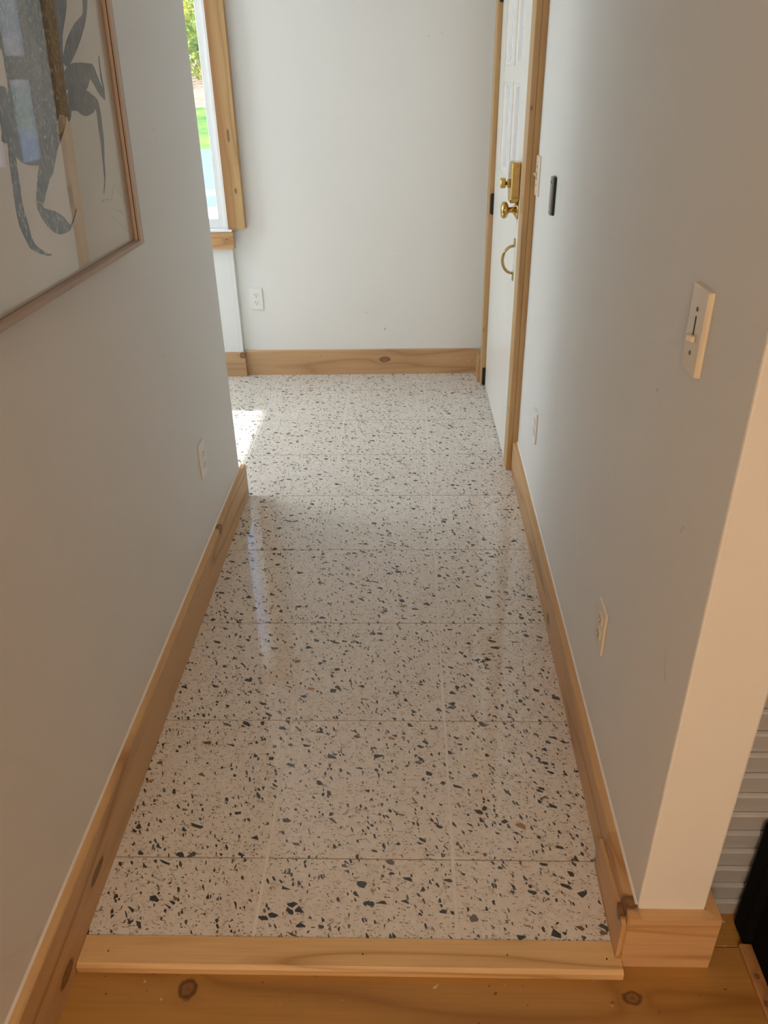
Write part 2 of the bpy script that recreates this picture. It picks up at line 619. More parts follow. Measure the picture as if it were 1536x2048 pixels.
sill = struct('trim_1', prism(bmesh.new(), [(-0.180, -0.02), (-0.180, 0.0015), (-0.235, 0.0005), (-0.2425, -0.005), (-0.2425, -0.02)], 0, -0.334, 0.717, 0),
              M_pine_sill, 'light pine threshold strip with rounded nose between tile and board floor', 'threshold')
for (x, y) in ((0.5, -0.21), (0.69, -0.215), (0.22, -0.212), (-0.28, -0.212)):
    obj('nail', lathe(bmesh.new(), [(0.0016, 0), (0.0016, 0.0006)], (x, y, 0.0008), (0, 0, 1), 8), M_slot, sill)

# left wall (runs on behind the photographer)
struct('wall_left', B(XL - 0.12, XL, -5.1, 1.655, -0.12, H, bev=0.004, seg=2), M_wall,
       'off-white painted wall on the left of the hallway carrying the framed drawing', 'wall')
bbl = struct('baseboard_left', prism(bmesh.new(), [(XL, -0.02), (XL + 0.02, -0.02), (XL + 0.02, 0.136), (XL + 0.0175, 0.140), (XL, 0.140)], 1, -2.5, 1.688),
             M_pine_y, 'knotty pine baseboard running along the left wall', 'baseboard')
obj('caulk_bead', prism(bmesh.new(), [(XL, 0.140), (XL + 0.004, 0.140), (XL, 0.1445)], 1, -2.5, 1.655), M_caulk, bbl)

# right wall, with the door opening; its near end forms a post
DY0, DY1 = 1.935, 2.955
bm = bmesh.new()
box(bm, XR, XR + 0.125, -0.194, DY0, -0.12, H, bev=0.004, seg=2)
box(bm, XR, XR + 0.125, DY0 - 0.004, DY1 + 0.004, 2.12, H)
box(bm, XR, XR + 0.024, DY1, YF + 0.03, -0.12, H)
struct('wall_right', shear(bm), M_wall, 'off-white painted wall on the right, ending in a square post near the camera', 'wall')
obj('hairline_crack', shear(tube(bmesh.new(), [(XR, -0.083, 0.655), (XR, -0.088, 0.64), (XR, -0.094, 0.615), (XR, -0.108, 0.60)], 0.0006, 5)),
    plain('crack_shadow', (0.45, 0.42, 0.38), 0.8), bpy.data.objects['wall_right'])
bm = bmesh.new()
prism(bm, [(XR - 0.02, -0.012), (XR, -0.012), (XR, 0.132), (XR - 0.0175, 0.132), (XR - 0.02, 0.128)], 1, -0.03, 1.915)
bbr = struct('baseboard_right', shear(bm), M_pine_y, 'knotty pine baseboard along the right wall, from post to door', 'baseboard')
obj('caulk_bead', shear(prism(bmesh.new(), [(XR, 0.132), (XR - 0.004, 0.132), (XR, 0.1365)], 1, -0.19, 1.915)), M_caulk, bbr)
# short end piece next to the post: taller back board with a thinner board planted on its face
bm = bmesh.new()
prism(bm, [(XR - 0.022, -0.02), (XR, -0.02), (XR, 0.132), (XR - 0.022, 0.132)], 1, -0.214, -0.0305)
obj('end_board', shear(bm), M_pine_y, bbr)
bm = bmesh.new()
prism(bm, [(-0.214, -0.02), (-0.214, 0.106), (-0.20, 0.112), (-0.075, 0.094), (-0.012, 0.088), (-0.012, 0.0), (-0.18, 0.0), (-0.18, -0.02)], 0, XR - 0.0305, XR - 0.0225)
obj('face_board', shear(bm), M_pine_y, bbr)
# pine base around the post end
bm = bmesh.new()
prism(bm, [(0.739, -0.194), (0.716, -0.2165), (0.885, -0.2165), (0.862, -0.194)], 2, -0.02, 0.126)
struct('baseboard_post', bm, M_pine_post, 'pale pine base board wrapped around the foot of the wall post', 'baseboard')
bm = bmesh.new()
prism(bm, [(0.8625, -0.194), (0.8855, -0.2165), (0.8855, -0.112), (0.8625, -0.112)], 2, -0.02, 0.126)
pr = obj('return_board', bm, M_pine_y, bpy.data.objects['baseboard_post'])

# far wall with the window
WX0, WX1, WZ0, WZ1 = -1.56, -0.628, 0.80, 2.10
bm = bmesh.new()
box(bm, -0.606, 0.82, YF, YF + 0.03, -0.12, H)
box(bm, XN - 0.12, WX0, YB, YF + 0.12, -0.12, H)
box(bm, WX1, -0.606, YB, YF + 0.12, -0.12, H, bev=0.002)
box(bm, WX0 - 0.001, WX1 + 0.001, YB, YF + 0.12, -0.12, WZ0)
box(bm, WX0 - 0.001, WX1 + 0.001, YB, YF + 0.12, WZ1, H)
struct('wall_far', bm, M_wall, 'bright off-white wall at the far end of the hallway', 'wall')
for pts in ([(0.190, 0.262), (0.193, 0.255), (0.190, 0.247)], [(0.186, 0.256), (0.190, 0.250)], [(0.09, 0.35), (0.091, 0.342)]):
    obj('scuff_mark', tube(bmesh.new(), [(x, YF - 0.0002, z) for x, z in pts], 0.0009, 5), M_slot, bpy.data.objects['wall_far'])
bbf = struct('baseboard_far', prism(bmesh.new(), [(YF, -0.008), (YF - 0.02, -0.008), (YF - 0.02, 0.138), (YF - 0.0175, 0.141), (YF, 0.141)], 0, -0.602, 0.700),
             M_pine_x, 'pine baseboard with one dark knot across the far wall', 'baseboard')
obj('caulk_bead', B(-0.602, 0.70, YF - 0.004, YF, 0.141, 0.145), M_caulk, bbf)
bbw = struct('baseboard_window', prism(bmesh.new(), [(YB, -0.008), (YB - 0.02, -0.008), (YB - 0.02, 0.136), (YB - 0.0175, 0.139), (YB, 0.139)], 0, XN, -0.5965),
             M_pine_x, 'short pine baseboard with corner knot below the window', 'baseboard')
obj('return_block', B(-0.6062, -0.5965, YB - 0.002, YF - 0.0005, -0.008, 0.137), M_pine_x, bbw)
obj('caulk_bead', B(XN, -0.606, YB - 0.005, YB, 0.139, 0.144), M_caulk, bbw)

# entry nook behind the left wall
struct('wall_nook_near', B(XN - 0.12, XL - 0.1201, 1.535, 1.655, -0.12, H), M_wall, 'wall closing the near side of the entry nook', 'wall')
NZ0, NZ1, NY0, NY1 = 0.75, 2.24, 1.80, 2.64
bm = bmesh.new()
box(bm, XN - 0.12, XN, 1.655, NY0, -0.12, H)
box(bm, XN - 0.12, XN, NY1, YB, -0.12, H)
box(bm, XN - 0.12, XN, NY0 - 0.001, NY1 + 0.001, -0.12, NZ0)
box(bm, XN - 0.12, XN, NY0 - 0.001, NY1 + 0.001, NZ1, H)
struct('wall_nook_side', bm, M_wall, 'side wall of the entry nook with a window opening', 'wall')
# living room shell
struct('ceiling', B(XN - 0.12, 4.1, -5.1, YF + 0.12, H, H + 0.15), M_ceil, 'white ceiling above hallway and room', 'ceiling')
struct('wall_room_back', B(-0.5, 4.1, -5.2, -5.0, -0.12, H), M_wall, 'wall of the room behind the camera', 'wall')
struct('wall_room_side', B(4.0, 4.12, -5.0, -0.05, -0.12, H), M_wall, 'side wall of the room behind the camera', 'wall')

# white horizontal board siding right of the post
ws = struct('wall_siding', B(0.868, 4.0, -0.092, -0.02, -0.12, H), M_ship, 'white horizontal narrow board siding right of the post, toned grey for its shade', 'wall')
z = -0.02
first = None
while z < H - 0.05:
    if first is None:
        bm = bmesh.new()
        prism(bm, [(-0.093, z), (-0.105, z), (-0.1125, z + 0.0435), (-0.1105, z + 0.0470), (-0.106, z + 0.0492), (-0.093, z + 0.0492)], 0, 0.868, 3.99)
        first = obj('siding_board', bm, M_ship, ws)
    else:
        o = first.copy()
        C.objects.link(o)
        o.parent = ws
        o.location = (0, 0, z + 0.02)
    z += 0.0512

# ------------------------------------------------------------------ door_1 in the right wall
DX = 0.735                     # door face
d1 = tag(empty('door_1', (0.76, 2.45, 0.0)), 'white entry door with small panes, brass lock, knob and pull', 'door', kind='structure')
dy0, dy1 = 2.003, 2.935
leaf = bmesh.new()
cols = [(2.20, 2.425), (2.525, 2.765)]
rows = [(1.10, 1.452), (1.508, 1.845)]
ys = [dy0, 2.20, 2.425, 2.525, 2.765, dy1]
DT = 0.045
box(leaf, DX, DX + DT, dy0, dy1, 0.006, 1.10)
box(leaf, DX, DX + DT, dy0, dy1, 1.845, 2.06)
box(leaf, DX, DX + DT, dy0, 2.20, 1.0999, 1.8451)
box(leaf, DX, DX + DT, 2.765, dy1, 1.0999, 1.8451)
lf = obj('door_leaf', leaf, M_doorpaint, d1)
obj('muntin', B(DX + 0.001, DX + DT, 2.425, 2.525, 1.10, 1.845), M_doorpaint, lf)
for (a, b) in cols:
    obj('muntin', B(DX + 0.0015, DX + DT, a, b, 1.452, 1.508), M_doorpaint, lf)
for (a, b) in cols:
    for (c, d) in rows:
        # moulding: sloped bead around each pane
        bm = bmesh.new()
        w, x0, x1 = 0.016, DX + 0.004, DX + 0.022
        for (p0, p1, p2, p3) in (((a, c), (b, c), (b - w, c + w), (a + w, c + w)), ((b, c), (b, d), (b - w, d - w), (b - w, c + w)),
                                 ((b, d), (a, d), (a + w, d - w), (b - w, d - w)), ((a, d), (a, c), (a + w, c + w), (a + w, d - w))):
            vv = [bm.verts.new((x0, p0[0], p0[1])), bm.verts.new((x0, p1[0], p1[1])), bm.verts.new((x0 + 0.006, p2[0], p2[1])), bm.verts.new((x0 + 0.006, p3[0], p3[1])),
                  bm.verts.new((x1, p0[0], p0[1])), bm.verts.new((x1, p1[0], p1[1])), bm.verts.new((x1, p2[0], p2[1])), bm.verts.new((x1, p3[0], p3[1]))]
            for f in ((0, 1, 2, 3), (7, 6, 5, 4), (3, 2, 6, 7), (1, 0, 4, 5), (0, 3, 7, 4), (2, 1, 5, 6)):
                bm.faces.new([vv[i] for i in f])
        bmesh.ops.recalc_face_normals(bm, faces=bm.faces)
        obj('glazing_bead', bm, M_doorpaint, lf)
        obj('pane', B(DX + 0.022, DX + 0.026, a, b, c, d), M_frost, lf)
# casings / jambs
obj('casing', B(0.733, 0.7535, 1.905, 2.000, -0.002, 2.10, bev=0.0015), M_pine_door, d1)
obj('jamb', B(0.754, 0.7765, 1.905, 2.000, -0.002, 2.10, bev=0.0012), M_pine_door, d1)
obj('casing', B(0.712, 0.785, 2.940, 3.030, -0.002, 2.10, bev=0.0015), M_pine_door, d1)
obj('casing', B(0.715, 0.80, 1.905, 3.030, 2.1005, 2.19, bev=0.0015), M_pine_door, d1)
obj('corner_block', B(0.7005, 0.712, 3.0, 3.144, -0.002, 0.135), M_pine_door, d1)
# hinges
for z in (0.93, 0.055, 1.80):
    hb = obj('hinge', tube(bmesh.new(), [(DX - 0.006, 2.936, z - 0.048), (DX - 0.006, 2.936, z + 0.048)], 0.0065, 10), M_hinge, d1)
    obj('hinge_leaf', B(DX - 0.016, DX - 0.004, 2.9375, 2.9398, z - 0.045, z + 0.045), M_hinge, hb)
# rim deadbolt
lk = bmesh.new()
prism(lk, [(2.03, 1.075), (2.045, 1.055), (2.105, 1.055), (2.125, 1.085), (2.125, 1.165), (2.105, 1.198), (2.03, 1.198)], 0, DX - 0.034, DX, bev=0.004)
lko = obj('deadbolt', lk, M_brass, d1)
obj('lock_recess', B(DX - 0.0285, DX - 0.006, 2.0290, 2.0302, 1.082, 1.180), M_brass_old, lko)
bm = bmesh.new()
lathe(bm, [(0.016, 0), (0.015, 0.008), (0.007, 0.012), (0.007, 0.022)], (DX - 0.034, 2.075, 1.122), (-1, 0, 0), 20)
obj('turn_collar', bm, M_brass, lko, True)
bm = bmesh.new()
prism(bm, [(2.066, 1.104), (2.082, 1.112), (2.088, 1.128), (2.080, 1.143), (2.066, 1.136), (2.062, 1.118)], 0, DX - 0.070, DX - 0.050, bev=0.003)
obj('thumb_turn', bm, M_brass, lko)
# knob
bm = lathe(bmesh.new(), [(0.0335, 0.0), (0.0335, 0.003), (0.028, 0.006), (0.020, 0.012), (0.0125, 0.017), (0.0105, 0.022), (0.0105, 0.032), (0.018, 0.036),
                         (0.0265, 0.040), (0.0305, 0.046), (0.0305, 0.053), (0.027, 0.059), (0.019, 0.0625), (0.0, 0.0635)], (DX, 2.068, 1.028), (-1, 0, 0), 32)
obj('door_knob', bm, M_brass, d1, True)
# pull handle
pts = []
for i in range(15):
    a = math.pi * i / 14
    pts.append((DX - 0.004 - 0.042 * math.sin(a), 2.075, 0.842 + 0.052 * math.cos(a)))
ph = obj('pull_handle', tube(bmesh.new(), pts, [0.0052 + 0.001 * math.sin(math.pi * i / 14) for i in range(15)], 10), M_brass_old, d1, True)
for z in (0.907, 0.777):
    obj('handle_foot', B(DX - 0.005, DX, 2.066, 2.084, z - 0.016, z + 0.016, bev=0.0015), M_brass_old, ph)

# ------------------------------------------------------------------ window_1 in the far wall
w1 = tag(empty('window_1', (-1.08, YB, 0.8)), 'white sash window with knotty pine casing at the far left', 'window', kind='structure')
# casing: L-shaped section that laps over the step in the wall
obj('casing', prism(bmesh.new(), [(-0.612, YB), (-0.612, YB - 0.024), (-0.524, YB - 0.024), (-0.524, YF), (-0.6055, YF), (-0.6055, YB)], 2, 0.800, 2.20), M_pine_casing, w1)
obj('casing', B(WX0 - 0.075, WX0 + 0.012, YB - 0.024, YB, 0.80, 2.20), M_pine_casing, w1)
obj('head_casing', B(WX0 - 0.075, -0.524, YB - 0.0245, YB - 0.0003, 2.2005, 2.29), M_pine_casing, w1)
obj('apron', B(WX0 - 0.06, -0.590, YB - 0.028, YB, 0.703, 0.786, bev=0.001), M_pine_apron, w1)
obj('stool', B(WX0 - 0.06, -0.592, YB - 0.036, YB + 0.02, 0.788, 0.799, bev=0.0015), M_vinyl, w1)
sash = bmesh.new()
ya, yb = YB + 0.010, YB + 0.055
box(sash, WX1 - 0.038, WX1, ya, yb, 0.80, 2.10, bev=0.002)
box(sash, WX0, WX0 + 0.038, ya, yb, 0.80, 2.10, bev=0.002)
box(sash, WX0 + 0.036, WX1 - 0.036, ya, yb, 0.80, 0.846, bev=0.002)
box(sash, WX0 + 0.036, WX1 - 0.036, ya, yb, 2.05, 2.10, bev=0.002)
so = obj('sash', sash, M_vinyl, w1)
obj('liner', B(WX1 - 0.0005, -0.6115, YB - 0.004, YB + 0.05, 0.80, 2.10), M_vinyl, w1)
obj('pane', B(WX0 + 0.036, WX1 - 0.037, YB + 0.030, YB + 0.034, 0.845, 2.052), M_glass, w1)
# nook side window
w2 = tag(empty('window_2', (XN, 2.2, NZ0)), 'white framed window in the side wall of the entry nook', 'window', kind='structure')
bm = bmesh.new()
box(bm, XN - 0.09, XN - 0.04, NY0, NY0 + 0.04, NZ0, NZ1)
box(bm, XN - 0.09, XN - 0.04, NY1 - 0.04, NY1, NZ0, NZ1)
box(bm, XN - 0.09, XN - 0.04, NY0 + 0.04, NY1 - 0.04, NZ0, NZ0 + 0.04)
box(bm, XN - 0.09, XN - 0.04, NY0 + 0.04, NY1 - 0.04, NZ1 - 0.04, NZ1)
obj('sash', bm, M_vinyl, w2)
obj('pane', B(XN - 0.067, XN - 0.063, NY0 + 0.039, NY1 - 0.039, NZ0 + 0.039, NZ1 - 0.039), M_glass, w2)

# ------------------------------------------------------------------ electrical plates
# local frame: x to the right along the wall, y out of the wall is -y, z up
def outlet_proto(mat):
    t = empty('power_outlet', (0, 0, 0))
    obj('cover_plate', B(-0.035, 0.035, -0.0055, 0, -0.0575, 0.0575, bev=0.002, seg=2), mat, t)
    for s in (1, -1):
        bm = bmesh.new()
        pts = []
        for i in range(20):
            a = 2 * math.pi * i / 20
            pts.append((0.0172 * math.cos(a), s * 0.0195 + max(-0.0125, min(0.0125, 0.0172 * math.sin(a)))))
        prism(bm, pts, 1, -0.0078, -0.0054)
        r = obj('receptacle', bm, mat, t)
        for x, h in ((-0.0062, 0.0085), (0.0062, 0.0065)):
            obj('slot', B(x - 0.0012, x + 0.0012, -0.0081, -0.0077, s * 0.0195 + 0.0035 - h / 2, s * 0.0195 + 0.0035 + h / 2), M_slot, r)
        obj('ground_hole', lathe(bmesh.new(), [(0.0026, 0), (0.0026, 0.0004)], (0, -0.0077, s * 0.0195 - 0.0075), (0, -1, 0), 10), M_slot, r)
    obj('screw', lathe(bmesh.new(), [(0.003, 0), (0.0025, 0.0012)], (0, -0.0054, 0), (0, -1, 0), 10), M_white, t)
    return t


def copy_tree(o, parent=None):
    c = o.copy()
    C.objects.link(c)
    c.parent = parent
    for ch in list(o.children):
        copy_tree(ch, c)
    return c


def place(o, loc, rz, label, cat, group):
    o.location = loc
    o.rotation_euler = (0, 0, rz)
    return tag(o, label, cat, group)


AR = -math.atan(KR)
xr = lambda y: XR + KR * y
o1 = outlet_proto(M_white)
place(o1, (-0.509, YF, 0.428), 0, 'white power outlet on the far wall beside the window', 'outlet', 'power outlets')
place(copy_tree(o1), (XL, 1.165, 0.413), math.pi / 2, 'white power outlet low on the left wall', 'outlet', 'power outlets')
place(copy_tree(o1), (xr(1.46), 1.46, 0.393), -math.pi / 2 + AR, 'white power outlet on the right wall near the door', 'outlet', 'power outlets')
o2 = outlet_proto(M_almond)
place(o2, (xr(0.298), 0.298, 0.405), -math.pi / 2 + AR, 'cream power outlet on the right wall nearest the post', 'outlet', 'power outlets')

# slide dimmer near the post
t = empty('dimmer_switch', (0, 0, 0))
bm = bmesh.new()
prism(bm, [(-0.037, 0), (-0.036, -0.004), (-0.032, -0.0085), (0.032, -0.0085), (0.036, -0.004), (0.037, 0)], 2, -0.0625, 0.0625, bev=0.0008)
obj('cover_plate', bm, M_almond, t)
obj('slider_slot', B(-0.0018, 0.0018, -0.0091, -0.0084, -0.016, 0.021), M_slot, t)
bm = bmesh.new()
prism(bm, [(-0.012, -0.0088), (-0.009, -0.014), (0, -0.019), (0.009, -0.014), (0.012, -0.0088)], 2, -0.0155, -0.0065, bev=0.0008)
obj('slider_knob', bm, M_almond, t)
for z in (0.031, -0.034):
    obj('screw', lathe(bmesh.new(), [(0.0036, 0), (0.003, 0.0012)], (0, -0.0084, z), (0, -1, 0), 12), M_screw, t)
place(t, (xr(0.033), 0.033, 1.155), -math.pi / 2 + AR, 'cream slide dimmer plate on the right wall near the post', 'switch', None)

# toggle switch beside the door
t = empty('toggle_switch', (0, 0, 0))
bm = bmesh.new()
prism(bm, [(-0.038, 0), (-0.037, -0.004), (-0.033, -0.0075), (0.033, -0.0075), (0.037, -0.004), (0.038, 0)], 2, -0.064, 0.064, bev=0.0008)
obj('cover_plate', bm, M_almond, t)
obj('toggle_slot', B(-0.005, 0.005, -0.008, -0.0073, -0.012, 0.012), M_slot, t)
bm = bmesh.new()
prism(bm, [(-0.0075, -0.008), (-0.0075, 0.006), (-0.019, 0.011), (-0.019, 0.004)], 0, -0.0042, 0.0042, bev=0.0006)
obj('toggle_lever', bm, M_almond, t)
for z in (0.030, -0.030):
    obj('screw', lathe(bmesh.new(), [(0.0036, 0), (0.003, 0.0012)], (0, -0.0074, z), (0, -1, 0), 12), M_screw, t)
place(t, (xr(1.858), 1.858, 1.170), -math.pi / 2 + AR, 'cream toggle switch plate right beside the door casing', 'switch', None)

# grey remote hanging on the wall
t = empty('remote_control', (0, 0, 0))
obj('back_shell', B(-0.0195, 0.0195, -0.007, 0, -0.056, 0.056, bev=0.003, seg=2), M_darkplast, t)
obj('front_shell', B(-0.019, 0.019, -0.0135, -0.0069, -0.0555, 0.0555, bev=0.003, seg=2), M_greyplast, t)
for z in (0.040,):
    obj('button', lathe(bmesh.new(), [(0.0055, 0), (0.005, 0.0012)], (0.0, -0.0133, z), (0, -1, 0), 14), M_darkplast, t)
obj('light_dot', lathe(bmesh.new(), [(0.0035, 0), (0.003, 0.0008)], (0.003, -0.0133, -0.040), (0, -1, 0), 12), M_white, t)
place(t, (xr(1.475), 1.475, 1.154), -math.pi / 2 + AR, 'slim grey remote control mounted on the right wall', 'remote', None)

# ------------------------------------------------------------------ framed drawing on the left wall
FY0, FY1, FZ0, FZ1 = -0.06, 0.808, 1.151, 1.98
fx = XL
pf = tag(empty('picture_frame', (XL, 0.40, 1.141)), 'framed pencil drawing of a long-legged shelled creature on the left wall', 'picture')
FW, FD = 0.022, 0.030
obj('frame_side', prism(bmesh.new(), [(fx, FY1 - FW), (fx + FD, FY1 - FW), (fx + FD, FY1), (fx, FY1)], 2, FZ0, FZ1), M_frame, pf)
obj('frame_side', prism(bmesh.new(), [(fx, FY0), (fx + FD, FY0), (fx + FD, FY0 + FW), (fx, FY0 + FW)], 2, FZ0, FZ1), M_frame, pf)
obj('frame_rail', B(fx, fx + FD, FY0 + FW, FY1 - FW, FZ0, FZ0 + 0.011), M_frame_h, pf)
obj('frame_rail', B(fx, fx + FD, FY0 + FW, FY1 - FW, FZ1 - 0.011, FZ1), M_frame_h, pf)
obj('inner_lip', B(fx + FD - 0.0062, fx + FD - 0.0048, FY1 - FW - 0.0012, FY1 - FW + 0.0005, FZ0 + 0.011, FZ1 - 0.011), M_slot, pf)
pap = obj('paper', B(fx + 0.002, fx + 0.0125, FY0 + FW, FY1 - FW, FZ0 + 0.011, FZ1 - 0.011), M_paper, pf)
obj('glass', B(fx + 0.0150, fx + 0.0168, FY0 + FW, FY1 - FW, FZ0 + 0.011, FZ1 - 0.011), M_picglass, pf)
DRAW = {'body': [(0.2392, 1.6626), (0.5401, 1.6973), (0.5101, 1.6156), (0.5034, 1.5745), (0.4931, 1.5325), (0.4921, 1.502), (0.4916, 1.4646), (0.4865, 1.4393), (0.4623, 1.4263), (0.4279, 1.413), (0.4014, 1.4071), (0.3657, 1.4008), (0.3462, 1.4058), (0.2929, 1.4187), (0.2901, 1.4417), (0.2928, 1.4696), (0.2995, 1.4915), (0.3008, 1.5132), (0.298, 1.5398), (0.2373, 1.5681)],
   'dark': [(0.4578, 1.6878), (0.5454, 1.6979), (0.5101, 1.6156), (0.498, 1.5566), (0.4881, 1.5081), (0.4861, 1.4897), (0.4684, 1.496), (0.4621, 1.5379), (0.4285, 1.5544), (0.4213, 1.571), (0.4173, 1.5875)],
   'pale': [(0.3409, 1.5939), (0.4217, 1.6205), (0.4142, 1.5873), (0.4219, 1.5598), (0.446, 1.5317), (0.4141, 1.4665), (0.4094, 1.4302), (0.3675, 1.4044), (0.3288, 1.4141), (0.3147, 1.4336), (0.315, 1.4634), (0.3258, 1.4968), (0.328, 1.5405)],
   'brown': [(0.5401, 1.6973), (0.5864, 1.7027), (0.5524, 1.6185), (0.5453, 1.5823), (0.5382, 1.5456), (0.5309, 1.5082), (0.5266, 1.4765), (0.5179, 1.4471), (0.516, 1.4315), (0.496, 1.4363), (0.4865, 1.4393), (0.4941, 1.4771), (0.4916, 1.5081), (0.4926, 1.5385), (0.5029, 1.5804), (0.5083, 1.6155)],
   'side': [(0.5864, 1.7027), (0.6392, 1.7088), (0.6046, 1.622), (0.5985, 1.6094), (0.5817, 1.5902), (0.5583, 1.5646), (0.545, 1.5333), (0.534, 1.4956), (0.5322, 1.4571), (0.5416, 1.441), (0.5234, 1.4233), (0.516, 1.4315), (0.5198, 1.4509), (0.5266, 1.4765), (0.5309, 1.5082), (0.5382, 1.5456), (0.5453, 1.5823), (0.5524, 1.6185)],
   'leg_up': [(0.704, 1.6668), (0.7342, 1.6695), (0.715, 1.6295), (0.6991, 1.6051), (0.6754, 1.5818), (0.6265, 1.5477), (0.5887, 1.5264), (0.5689, 1.5172), (0.5557, 1.5133), (0.5407, 1.5208), (0.5499, 1.5359), (0.5728, 1.5564), (0.5993, 1.5723), (0.6298, 1.5875), (0.673, 1.6024), (0.6829, 1.6145), (0.6871, 1.6276)],
   'leg_claw': [(0.5689, 1.5172), (0.5898, 1.5206), (0.6301, 1.5216), (0.6671, 1.5206), (0.684, 1.5201), (0.6948, 1.5154), (0.706, 1.5016), (0.72, 1.4832), (0.733, 1.4715), (0.7342, 1.4541), (0.7255, 1.4558), (0.699, 1.4679), (0.6766, 1.4865), (0.6626, 1.4935), (0.6482, 1.4813), (0.6323, 1.4747), (0.6077, 1.4751), (0.5714, 1.4745), (0.534, 1.4764), (0.5322, 1.4956), (0.542, 1.5082)],
   'spike': [(0.7294, 1.5337), (0.7349, 1.5338), (0.732, 1.5086), (0.7373, 1.4657), (0.7307, 1.4716), (0.723, 1.4945)],
   'leg_low': [(0.5409, 1.475), (0.5916, 1.4754), (0.6323, 1.4747), (0.6624, 1.4659), (0.6885, 1.4554), (0.6957, 1.4322), (0.6939, 1.409), (0.6894, 1.3797), (0.676, 1.3436), (0.6703, 1.3235), (0.6641, 1.3064), (0.642, 1.2789), (0.6445, 1.2872), (0.6569, 1.3072), (0.6604, 1.3236), (0.6634, 1.3447), (0.6679, 1.3738), (0.6681, 1.4031), (0.6716, 1.4389), (0.6558, 1.4338), (0.6234, 1.4295), (0.6024, 1.4297), (0.5805, 1.4354), (0.5669, 1.4407), (0.5438, 1.4416), (0.5359, 1.457)],
   'tail': [(0.261, 1.4138), (0.2929, 1.4187), (0.3462, 1.4058), (0.3982, 1.4073), (0.4016, 1.387), (0.3889, 1.3678), (0.3762, 1.3624), (0.3509, 1.364), (0.321, 1.3672), (0.2941, 1.374), (0.2785, 1.3837), (0.2574, 1.3982)],
   'leg_long': [(0.2586, 1.4101), (0.2814, 1.4038), (0.2739, 1.3706), (0.2714, 1.3413), (0.2661, 1.3119), (0.2717, 1.2854), (0.2739, 1.2641), (0.2816, 1.2467), (0.2987, 1.2341), (0.3266, 1.2204), (0.3409, 1.2176), (0.3314, 1.2158), (0.3066, 1.2223), (0.2678, 1.2386), (0.255, 1.2516), (0.2395, 1.2828), (0.2395, 1.3131), (0.2463, 1.3564)],
   'leg_short': [(0.4119, 1.4022), (0.4594, 1.3963), (0.4374, 1.3738), (0.4097, 1.3468), (0.3911, 1.3381), (0.3634, 1.3172), (0.3508, 1.3055), (0.3426, 1.2959), (0.3864, 1.2841), (0.4233, 1.2673), (0.4466, 1.2506), (0.4819, 1.2731), (0.4851, 1.2712), (0.4484, 1.2459), (0.426, 1.2408), (0.3886, 1.2429), (0.3579, 1.2552), (0.3328, 1.2758), (0.3212, 1.2936), (0.3167, 1.3049), (0.3343, 1.334), (0.3595, 1.365), (0.3963, 1.3773)],
   'hip': [(0.4092, 1.4178), (0.4541, 1.4231), (0.5091, 1.4284), (0.4765, 1.4006), (0.4557, 1.3885), (0.4272, 1.3827), (0.4054, 1.3818)],
   'oval': [(0.4734, 1.4296), (0.5091, 1.4378), (0.5076, 1.4285), (0.4831, 1.4096), (0.4603, 1.4056), (0.4567, 1.4164)],
   'stub': [(0.1968, 1.4874), (0.2714, 1.4864), (0.2911, 1.4828), (0.2901, 1.4641), (0.2928, 1.4472), (0.2956, 1.43), (0.2896, 1.412), (0.2585, 1.4061), (0.2392, 1.4108), (0.2469, 1.437), (0.1791, 1.4518)],
   'band': [(0.3198, 1.311), (0.3466, 1.3039), (0.344, 1.3016), (0.3203, 1.308)]}
SKETCH = [[(0.6216, 1.2673), (0.652, 1.2696), (0.6798, 1.2643), (0.691, 1.2661)], [(0.7027, 1.2908), (0.7197, 1.2937), (0.7282, 1.2779), (0.7612, 1.2552), (0.7455, 1.2453)], [(0.6774, 1.2482), (0.719, 1.2355), (0.7461, 1.223), (0.7256, 1.238)], [(0.6667, 1.2366), (0.7, 1.2181), (0.7333, 1.1955), (0.762, 1.1836)], [(0.6328, 1.2706), (0.6164, 1.2664)], [(0.714, 1.2928), (0.6806, 1.2658)]]

DRAW['head'] = [(0.16, 1.69), (0.66, 1.70), (0.64, 1.78), (0.57, 1.85), (0.46, 1.89), (0.34, 1.87), (0.24, 1.80)]
g_grey = graphite('pencil_grey', (0.054, 0.052, 0.048), (0.115, 0.112, 0.104), (0.48, 0.45, 0.41), 230)
g_pale = graphite('pencil_pale', (0.101, 0.097, 0.090), (0.180, 0.173, 0.158), (0.46, 0.43, 0.39), 340)
g_dark = graphite('pencil_dark', (0.029, 0.027, 0.025), (0.061, 0.058, 0.054), (0.46, 0.42, 0.37), 210)
g_reflect = graphite('pencil_reflection', (0.05, 0.028, 0.012), (0.11, 0.07, 0.04), (0.34, 0.27, 0.19), 260)  # brown reflection of the door casing, painted into the drawing
g_leg = graphite('pencil_leg', (0.061, 0.063, 0.063), (0.115, 0.115, 0.112), (0.24, 0.23, 0.22), 120)
g_claw = graphite('pencil_claw', (0.036, 0.035, 0.032), (0.094, 0.090, 0.083), (0.52, 0.48, 0.42), 190, 0.8)
g_tan = graphite('pencil_tan', (0.36, 0.29, 0.18), (0.46, 0.39, 0.27), (0.5, 0.44, 0.34), 120)
